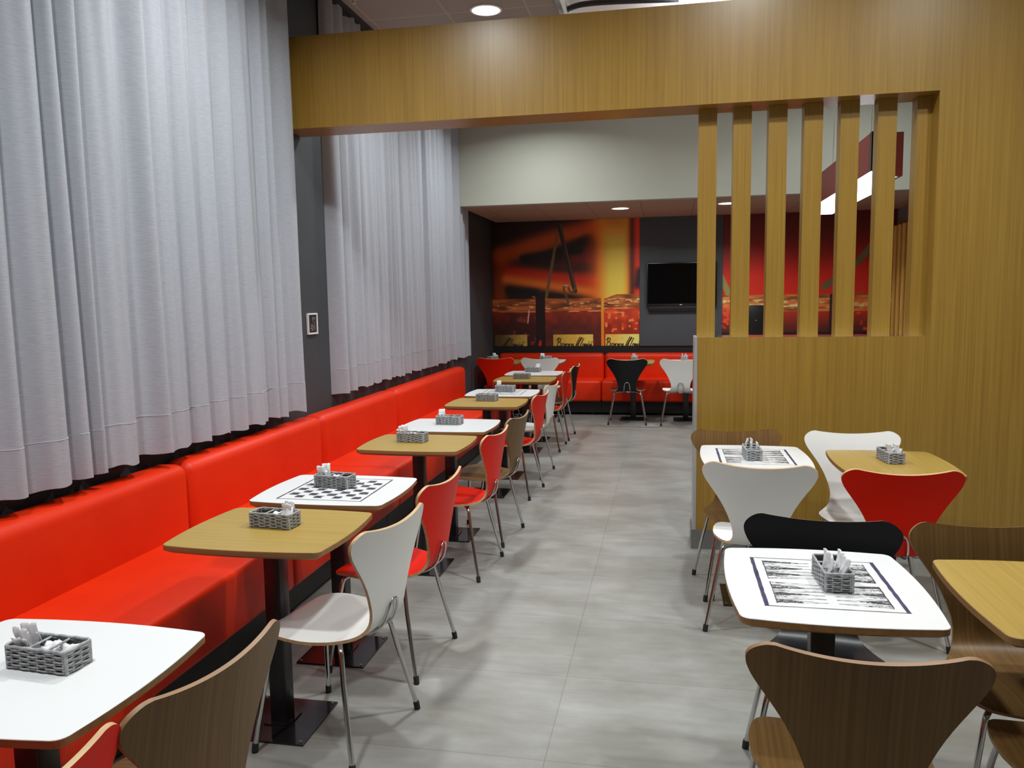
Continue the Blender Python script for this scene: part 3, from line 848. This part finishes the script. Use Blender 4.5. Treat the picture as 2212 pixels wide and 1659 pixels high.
def mural_one(nu, nv):
    U, V = np.meshgrid(np.linspace(0, 1, nu), np.linspace(0, 1, nv)); asp = 2.04 / 1.712
    n1 = hashnoise(U, V, 6, 5, 1); n2 = hashnoise(U, V, 60, 50, 2); n3 = hashnoise(U, V, 130, 110, 3); n4 = hashnoise(U, V, 24, 90, 4)
    img = np.zeros((nv, nu, 3)) + np.array([26, 11, 8])
    img = mixc(img, (122, 46, 6), band(U, V, (.05, .30), (.06, .74), .10, asp, .9) * .8)
    img = mixc(img, (140, 56, 8), band(U, V, (.08, .74), (.72, .95), .13, asp, .9))
    img = mixc(img, (80, 18, 8), band(U, V, (.60, .70), (.72, .55), .20, asp, .9))
    img = mixc(img, (150, 30, 4), band(U, V, (.12, .60), (.72, .50), .10, asp, .9))
    img = mixc(img, (172, 84, 20), band(U, V, (.10, .545), (.74, .42), .075, asp, .95))
    img = mixc(img, (12, 9, 9), band(U, V, (.22, .71), (.60, .76), .055, asp, .97))
    img = mixc(img, (12, 9, 9), band(U, V, (.40, .72), (.66, .84), .07, asp, .97))
    img = mixc(img, (50, 20, 14), band(U, V, (.44, .64), (.70, .62), .05, asp, .9))
    img = mixc(img, (12, 9, 9), band(U, V, (.12, .45), (.30, .43), .055, asp, .97))
    img = mixc(img, (14, 9, 8), band(U, V, (.28, .42), (.55, .385), .035, asp, .97))
    img = mixc(img, (20, 10, 8), (1 - sstep(.0, .30, U)) * sstep(.70, 1.0, V) * .85)
    img = mixc(img, (14, 8, 8), sstep(.93, 1.0, V - .12 * U) * .8)
    img = mixc(img, (178, 80, 14), sstep(.60, .78, U) * (1 - sstep(.90, .96, U)))
    yl = sstep(.68, .82, U) * (1 - sstep(.88, .96, U))
    img = mixc(img, (212, 155, 58), yl)
    img = mixc(img, (120, 66, 14), yl * sstep(.80, 1.0, V) * .6)
    img = mixc(img, (176, 40, 12), sstep(.935, .985, U))
    img = mixc(img, (36, 16, 24), band(U, V, (.985, .48), (1.0, .58), .06, asp, .98))
    # clip wire above the middle jar
    img = stroke(img, U, V, [(.465, .975), (.57, .44)], .021, (30, 22, 17), asp, .3)
    img = stroke(img, U, V, [(.475, .97), (.575, .45)], .006, (74, 56, 38), asp, .6)
    img = stroke(img, U, V, [(.455, .90), (.37, .37)], .015, (86, 66, 38), asp, .4)
    # jars
    top_l, top_m, top_r = .385, .385, .408
    jl = (U < .30) & (V < top_l); jm = (U > .365) & (U < .745) & (V < top_m); jr = (U > .765) & (V < top_r - .03 * (1 - sstep(.765, .85, U)))
    dark = (V < .385) & (U >= .30) & (U <= .365)
    img = mixc(img, (22, 8, 8), dark.astype(float))
    def jar(mask, img, body, low, top, glit, seed):
        t = sstep(.10, .32, V)[..., None]
        colr = np.array(low) * (1 - t) + np.array(body) * t
        colr = colr * (.80 + .4 * hashnoise(U, V, 30, 26, seed))[..., None]
        im = np.where(mask[..., None], colr, img)
        rim = mask & (V > top - .105)
        rc = np.array([118, 60, 26]) * (.55 + .9 * hashnoise(U, V, 14, 60, seed + 3))[..., None]
        im = np.where(rim[..., None], rc, im)
        g = sstep(glit, glit + .12, hashnoise(U, V, 26, 150, seed + 5)) * hashnoise(U, V, 70, 160, seed + 6) * 1.3 * (rim & (V < top - .03) & (V > top - .09))
        im = mixc(im, (224, 184, 120), np.clip(g, 0, 1) * .8)
        ln = (mask & (np.abs(V - (top - .108)) < .004)).astype(float) * sstep(.3, .6, hashnoise(U, V, 16, 3, seed + 8))
        return np.clip(mixc(im, (200, 140, 90), ln * .8), 0, 255)
    img = jar(jl, img, (86, 22, 14), (40, 12, 10), top_l, .66, 10)
    img = jar(jm, img, (112, 32, 12), (66, 20, 16), top_m, .64, 20)
    img = jar(jr, img, (160, 50, 20), (120, 30, 12), top_r, .55, 30)
    spark = sstep(.70, .85, hashnoise(U, V, 45, 45, 41)) * jr * (V < .31) * (V > .11)
    img = mixc(img, (214, 130, 70), spark * .7)
    spark = sstep(.72, .85, hashnoise(U, V, 40, 34, 43)) * jl * (V < .28) * (U > .12)
    img = mixc(img, (120, 60, 40), spark * .6)
    img = stroke(img, U, V, [(.255, .29), (.245, .19)], .008, (190, 150, 120), asp, .8)
    img = np.where(((U > .745 + .012 * (V / .3)) & (U < .768 - .004) & (V < .30))[..., None], np.array([206, 104, 16.]), img)
    img = mixc(img, (150, 30, 16), band(U, V, (.33, .0), (.335, .03), .025, asp, .6))
    img = stroke(img, U, V, [(.352, .40), (.352, .0)], .020, (13, 8, 8), asp, .4)
    # hook of the wire
    img = stroke(img, U, V, [(.565, .46), (.562, .435), (.545, .428), (.53, .45), (.525, .475), (.51, .488), (.495, .475), (.493, .455), (.51, .40), (.525, .345)], .0105, (70, 50, 28), asp, .4)
    img = stroke(img, U, V, [(.525, .478), (.51, .490), (.497, .48)], .004, (210, 180, 130), asp, .6)
    img = stroke(img, U, V, [(.283, .40), (.295, .393)], .008, (120, 90, 60), asp, .5)
    # labels
    lh = .093
    for u0, u1, c0, c1 in ((.015, .238, (60, 48, 20), (150, 124, 56)), (.42, .692, (150, 124, 44), (196, 160, 70)), (.772, 1.0, (176, 146, 66), (214, 180, 96))):
        mk = (U > u0) & (U < u1) & (V < lh)
        t = sstep(u0, u1, U)[..., None]; cc = (np.array(c0) * (1 - t) + np.array(c1) * t) * (.94 + .1 * n2)[..., None]
        img = np.where(mk[..., None], cc, img)
    ink = (24, 18, 12)
    for st in script_strokes(-.10, .215, -.012, .075, 'M'): 
        img = np.where((U < .238)[..., None], stroke(img, U, V, st, .0046, ink, asp, .4), img)
    for st in script_strokes(.44, .685, -.012, .078, 'BM'): img = stroke(img, U, V, st, .0046, ink, asp, .4)
    for st in script_strokes(.775, 1.02, -.012, .078, 'BM'): img = stroke(img, U, V, st, .0046, ink, asp, .4)
    return img

def mural_two(nu, nv):
    U, V = np.meshgrid(np.linspace(0, 1, nu), np.linspace(0, 1, nv)); asp = 2.13 / 1.712
    t = sstep(.42, .95, V)[..., None]
    img = np.array([188, 34, 22]) * (1 - t) + np.array([70, 8, 8]) * t
    img = img * (.92 + .16 * hashnoise(U, V, 5, 4, 3))[..., None]
    img = stroke(img, U, V, [(-.02, .55), (.045, .38)], .028, (116, 112, 62), asp, .3)
    img = stroke(img, U, V, [(.60, .44), (.80, .64), (.90, .80)], .028, (92, 84, 56), asp, .3)
    jar = V < .385
    n = hashnoise(U, V, 12, 60, 4)
    body = np.array([152, 40, 18]) * sstep(.06, .30, V)[..., None] + np.array([52, 22, 22]) * (1 - sstep(.06, .30, V))[..., None]
    img = np.where(jar[..., None], body, img)
    rim = jar & (V > .255)
    img = np.where(rim[..., None], np.array([150, 84, 40]) * (.6 + .8 * n)[..., None], img)
    g = sstep(.45, .8, hashnoise(U, V, 24, 130, 6)) * (.3 + 1.2 * hashnoise(U, V, 70, 150, 7)) * (rim & (V > .28) & (V < .355))
    img = mixc(img, (238, 204, 136), np.clip(g, 0, 1) * .9)
    img = mixc(img, (224, 60, 30), ((U < .06) & (V < .35) & (V > .13)).astype(float) * sstep(.35, .9, hashnoise(U, V, 60, 60, 8)))
    dk = ((U > .63) & (U < .76) & (V < .385)).astype(float)
    img = mixc(img, (28, 14, 20), dk * .85)
    img = mixc(img, (190, 60, 26), ((U > .74) & (V < .36)).astype(float) * sstep(.45, .9, hashnoise(U, V, 60, 50, 12)) * .8)
    img = mixc(img, (24, 8, 10), ((V < .10).astype(float)) * .7)
    return img

def mural(name, label, x0, x1, z0, z1, fn, step, gain):
    nu = int((x1 - x0) / step) + 1; nv = int((z1 - z0) / step) + 1
    img = np.clip(srgb2lin(fn(nu, nv)) * gain, 0, .95)
    xs = np.linspace(x0, x1, nu); zs = np.linspace(z0, z1, nv)
    yf, yb = YB - .006, YB - .001
    X, Z = np.meshgrid(xs, zs)
    v = np.stack([X.ravel(), np.full(X.size, yf), Z.ravel()], 1)
    idx = np.arange(nu * nv).reshape(nv, nu)
    f = np.stack([idx[:-1, :-1].ravel(), idx[:-1, 1:].ravel(), idx[1:, 1:].ravel(), idx[1:, :-1].ravel()], 1)
    back = np.array([[x0, yb, z0], [x1, yb, z0], [x1, yb, z1], [x0, yb, z1]]); o = len(v)
    verts = np.vstack([v, back]).tolist(); faces = f.tolist()
    c = [int(idx[0, 0]), int(idx[0, -1]), int(idx[-1, -1]), int(idx[-1, 0])]
    faces += [[o, o + 3, o + 2, o + 1], [c[0], o, o + 1, c[1]], [c[1], o + 1, o + 2, c[2]], [c[2], o + 2, o + 3, c[3]], [c[3], o + 3, o, c[0]]]
    me = bpy.data.meshes.new(name); me.from_pydata(verts, [], faces); me.materials.append(M['mural'])
    at = me.color_attributes.new('print', 'FLOAT_COLOR', 'POINT')
    cols = np.ones((len(verts), 4)); cols[:o, :3] = img.reshape(-1, 3); cols[o:, :3] = .05
    at.data.foreach_set('color', cols.astype(np.float32).ravel()); me.update()
    return tag(link(name, me), label, 'mural', 'printed photo murals on the back wall')
MG = 2.2
mural('wall_mural', 'orange printed wall mural of jam jars and a wire clip, left of the television', XL + .002, -.364, .868, ZLOW - .002, mural_one, .0062, MG)
mural('wall_mural', 'red printed wall mural of jars seen through the slats, right of the television', .72, XR - .002, .868, ZLOW - .002, mural_two, .0065, MG)

# ------------------------------------------------------------------ television and small wall things
t = thing('television', 'black flat television on the grey wall panel, partly behind the first slat', 'television', (.188, YB - .022, 1.38))
m = MB(); m.rbox(-.458, .458, -.055, -.012, .018, .597, .006, 2); m.build('bezel', M['tv_frame'], t)
m = MB(); m.box(-.442, .442, -.0565, -.054, .052, .583); m.build('screen', M['tv'], t)
m = MB(); m.rbox(-.025, .010, -.058, -.0545, .030, .040, .0012, 1); m.build('logo', M['silver'], t)
m = MB(); m.rbox(-.435, .435, -.046, -.012, -.052, .018, .004, 2); m.build('lower_bar', M['tv_frame'], t)
m = MB(); m.box(-.15, .15, -.012, 0, .15, .42); m.build('wall_bracket', M['tv_frame'], t)

t = thing('wall_box', 'black box low on the red mural, seen between the second and third slats', 'box', (1.145, YB - .007, 1.0))
m = MB(); m.rbox(-.15, .15, -.12, 0, -.04, .395, .006, 2); m.build('casing', M['tv_frame'], t)
m = MB(); m.box(-.012, .006, -.1215, -.119, .195, .205); m.build('indicator', M['silver'], t)

# small framed picture on the charcoal wall between the curtains (drawn in the y-z plane)
t = thing('picture', 'small white framed picture of a flower on the charcoal wall between the curtains', 'picture', (XL, 5.125, 1.38))
FW, FH, BW = .075, .072, .011
m = MB()
m.box(.001, .014, -FW, FW, FH - BW, FH); m.box(.001, .014, -FW, FW, -FH, -FH + BW); m.box(.001, .014, -FW, -FW + BW, -FH + BW, FH - BW); m.box(.001, .014, FW - BW, FW, -FH + BW, FH - BW)
m.build('frame', M['white_frame'], t)
m = MB(); m.box(.001, .008, -FW + BW, FW - BW, -FH + BW, FH - BW); pr = m.build('print', M['pic_dark'], t)
m = MB()
for k in range(6):
    a = k * PI / 3 + .2; c = Vector((.012 - .02, -.026)); d = Vector((math.cos(a), math.sin(a))); e = Vector((-d.y, d.x))
    P = [c + d * .004, c + d * .017 + e * .008, c + d * .031, c + d * .017 - e * .008]
    m.add([(.0088, p.x, p.y) for p in P], [(0, 1, 2, 3)])
m.build('flower', M['pic_pink'], pr)
m = MB(); m.tube(smooth_path([(.0088, .012, .045), (.0088, .002, .030), (.0088, .008, .014), (.0088, .022, .010), (.0088, .030, -.008), (.0088, .032, -.03), (.0088, .028, -.042)], 4), .0022, 5)
m.tube(smooth_path([(.0088, .018, .036), (.0088, .028, .026), (.0088, .034, .044)], 4), .0018, 5)
m.build('scroll_drawing', M['pic_grey'], pr)

# gold battens on the right wall near the back corner
r = thing('batten_panel', 'brown panel with golden vertical battens in the far right corner, through the last slat gap', 'panel', (XR - .001, 10.0, 0))
m = MB(); m.box(-.02, 0, 0, .90, 0, 2.40); m.build('backing', M['wood_edge'], r)
for k in range(5):
    m = MB(); m.tube([(-.045, .06 + .19 * k, .95), (-.045, .06 + .19 * k, 2.36)], .028, 12); m.build('batten', M['gold'], r)

# hanging signs behind the partition
r = thing('hanging_sign', 'dark red hanging sign box with a bright light strip, behind the fifth slat', 'sign', (1.43, 6.0, 2.34))
m = MB(); m.box(-.05, .05, 0, 1.85, .03, .295); m.build('panel', M['sign_red'], r)
m = MB(); m.box(-.052, .052, 0, .06, .028, .297); m.build('end_cap', M['black_metal'], r)
m = MB(); m.box(-.05, .05, .005, 1.85, -.085, .028); m.build('light_strip', M['strip'], r)
for yy in (.25, 1.6):
    m = MB(); m.tube([(0, yy, .295), (0, yy, ZR - 2.34)], .003, 6); m.build('hanging_wire', M['steel'], r)
r = thing('hanging_sign', 'narrow dark red hanging sign glimpsed edge-on beside the sixth slat', 'sign', (1.715, 6.6, 2.407))
m = MB(); m.box(-.026, .026, 0, .40, 0, .326); m.build('panel', M['sign_red'], r)
m = MB(); m.cyl((-.012, .012), .010, -.010, 0, 12); m.build('indicator', M['white_plastic'], r)
m = MB(); m.tube([(0, .2, .326), (0, .2, ZR - 2.407)], .003, 6); m.build('hanging_wire', M['steel'], r)

r = thing('light_box', 'white luminous light box under the raised ceiling, its corner just above the beam', 'light', (.236, 6.98, 3.70))
m = MB(); m.rbox(-.16, .16, -.62, .75, 0, .05, .008, 2); m.build('diffuser', M['strip'], r)
for yy in (-.4, .5):
    m = MB(); m.tube([(0, yy, .05), (0, yy, ZR - 3.76)], .004, 6); m.build('hanging_wire', M['steel'], r)
# hose under the raised ceiling, sprinkler
m = MB(); m.tube(smooth_path([(-.83, 6.98, ZR), (-.825, 6.86, 3.90), (-.79, 6.76, 3.88), (-.69, 6.69, 3.875), (-.52, 6.68, 3.875), (-.23, 6.71, 3.875), (.06, 6.77, 3.88), (.13, 6.85, 3.90), (.14, 6.95, ZR)], 6), .022, 10)
tag(m.build('cable_hose', M['hose']), 'black hose looping just under the white raised ceiling above the beam', 'hose')
r = thing('sprinkler', 'small white sprinkler on the tiled ceiling at the top of the photo', 'sprinkler', (-2.17, 5.53, ZC))
m = MB(); m.cyl((0, 0), .03, -.012, .001, 20); m.build('escutcheon', M['white_plastic'], r)
m = MB(); m.cyl((0, 0), .012, -.045, -.012, 12); m.build('head', M['white_plastic'], r)

# ------------------------------------------------------------------ downlights
def downlight(x, y, z, label, grp, power, rad=.105, spread=150):
    t = thing('downlight', label, 'light', (x, y, z), 0, grp)
    m = MB(); n = 36
    P = [(rad, -.001), (rad + .018, -.001), (rad + .016, -.008), (rad, -.011)]
    rings = [[(p[0] * math.cos(2 * PI * k / n), p[0] * math.sin(2 * PI * k / n), p[1]) for k in range(n)] for p in P]
    loft(m, rings + [rings[0]], 0, True); m.build('trim_ring', M['white_plastic'], t)
    m = MB(); m.cyl((0, 0), rad, -.006, -.001, 36); m.build('lens', M['lens'], t)
    l = bpy.data.lights.new('downlight_lamp', 'AREA'); l.shape = 'DISK'; l.size = rad * 1.9; l.energy = power
    l.color = (.955, .992, .985); l.spread = math.radians(spread)
    lo = bpy.data.objects.new('lamp', l); COL.objects.link(lo); lo.parent = t; lo.location = (0, 0, -.014)
    return t
PW = 60
GD = 'round recessed downlights'
downlight(-1.32, 5.98, ZC, 'round recessed downlight glowing at the top of the photo above the oak beam', GD, PW * .7)
downlight(-.549, 9.675, ZLOW, 'round downlight in the low ceiling above the television side of the mural', GD, PW * .34, .10)
downlight(.668, 9.553, ZLOW, 'round downlight in the low ceiling seen between the first two slats', GD, PW * .42, .10)
GO = 'ceiling downlights above and behind the viewer'
for (x, y, k) in ((-1.32, 1.1, .95), (-1.32, 3.4, 1.0)): downlight(x, y, ZC, 'round recessed downlight in the tiled ceiling out of frame near the viewer', GO, PW * k)
for (x, y, k) in ((.55, .4, .40), (.55, 3.3, 1.15), (1.9, 2.7, 1.0)): downlight(x, y, ZR, 'round recessed downlight in the raised ceiling out of frame near the viewer', GO, PW * k)
downlight(-1.32, 7.9, ZC, 'round recessed downlight in the tiled ceiling beyond the beam, out of frame', 'hidden downlights beyond the beam', PW * .75)
for (x, y) in ((.45, 6.3), (1.9, 7.6)): downlight(x, y, ZR, 'round recessed downlight in the raised ceiling behind the oak partition', 'hidden downlights behind the partition', PW * .6)

# ------------------------------------------------------------------ world, camera, view
w = bpy.data.worlds.new('World'); SC.world = w; w.use_nodes = True
w.node_tree.nodes['Background'].inputs['Color'].default_value = (.5, .52, .56, 1)
w.node_tree.nodes['Background'].inputs['Strength'].default_value = .05

f_, cx_, cy_ = 1720.0, 1106.0, 829.5
def vp(u, v): return np.array([u - cx_, v - cy_, f_])
Yc = vp(1441, 640); Yc /= np.linalg.norm(Yc)
Xc = -vp(-7660, 780); Xc -= Yc * (Xc @ Yc); Xc /= np.linalg.norm(Xc)
Zc = np.cross(Xc, Yc)
if Zc[1] > 0: Zc = -Zc
Rm = np.stack([Xc, Yc, Zc])
right, up, back = Rm[:, 0], -Rm[:, 1], -Rm[:, 2]
cd = bpy.data.cameras.new('camera'); cam = bpy.data.objects.new('camera', cd); COL.objects.link(cam)
cd.sensor_fit = 'HORIZONTAL'; cd.sensor_width = 36; cd.lens = 36 * f_ / 2212; cd.clip_start = .02
mw = Matrix.Identity(4)
for i in range(3):
    mw[i][0] = right[i]; mw[i][1] = up[i]; mw[i][2] = back[i]
mw[0][3], mw[1][3], mw[2][3] = 0, 0, 1.53
cam.matrix_world = mw
SC.camera = cam
SC.view_settings.view_transform = 'Standard'; SC.view_settings.look = 'None'
SC.view_settings.gamma = 1; SC.view_settings.use_curve_mapping = False
SC.view_settings.exposure = -0.61
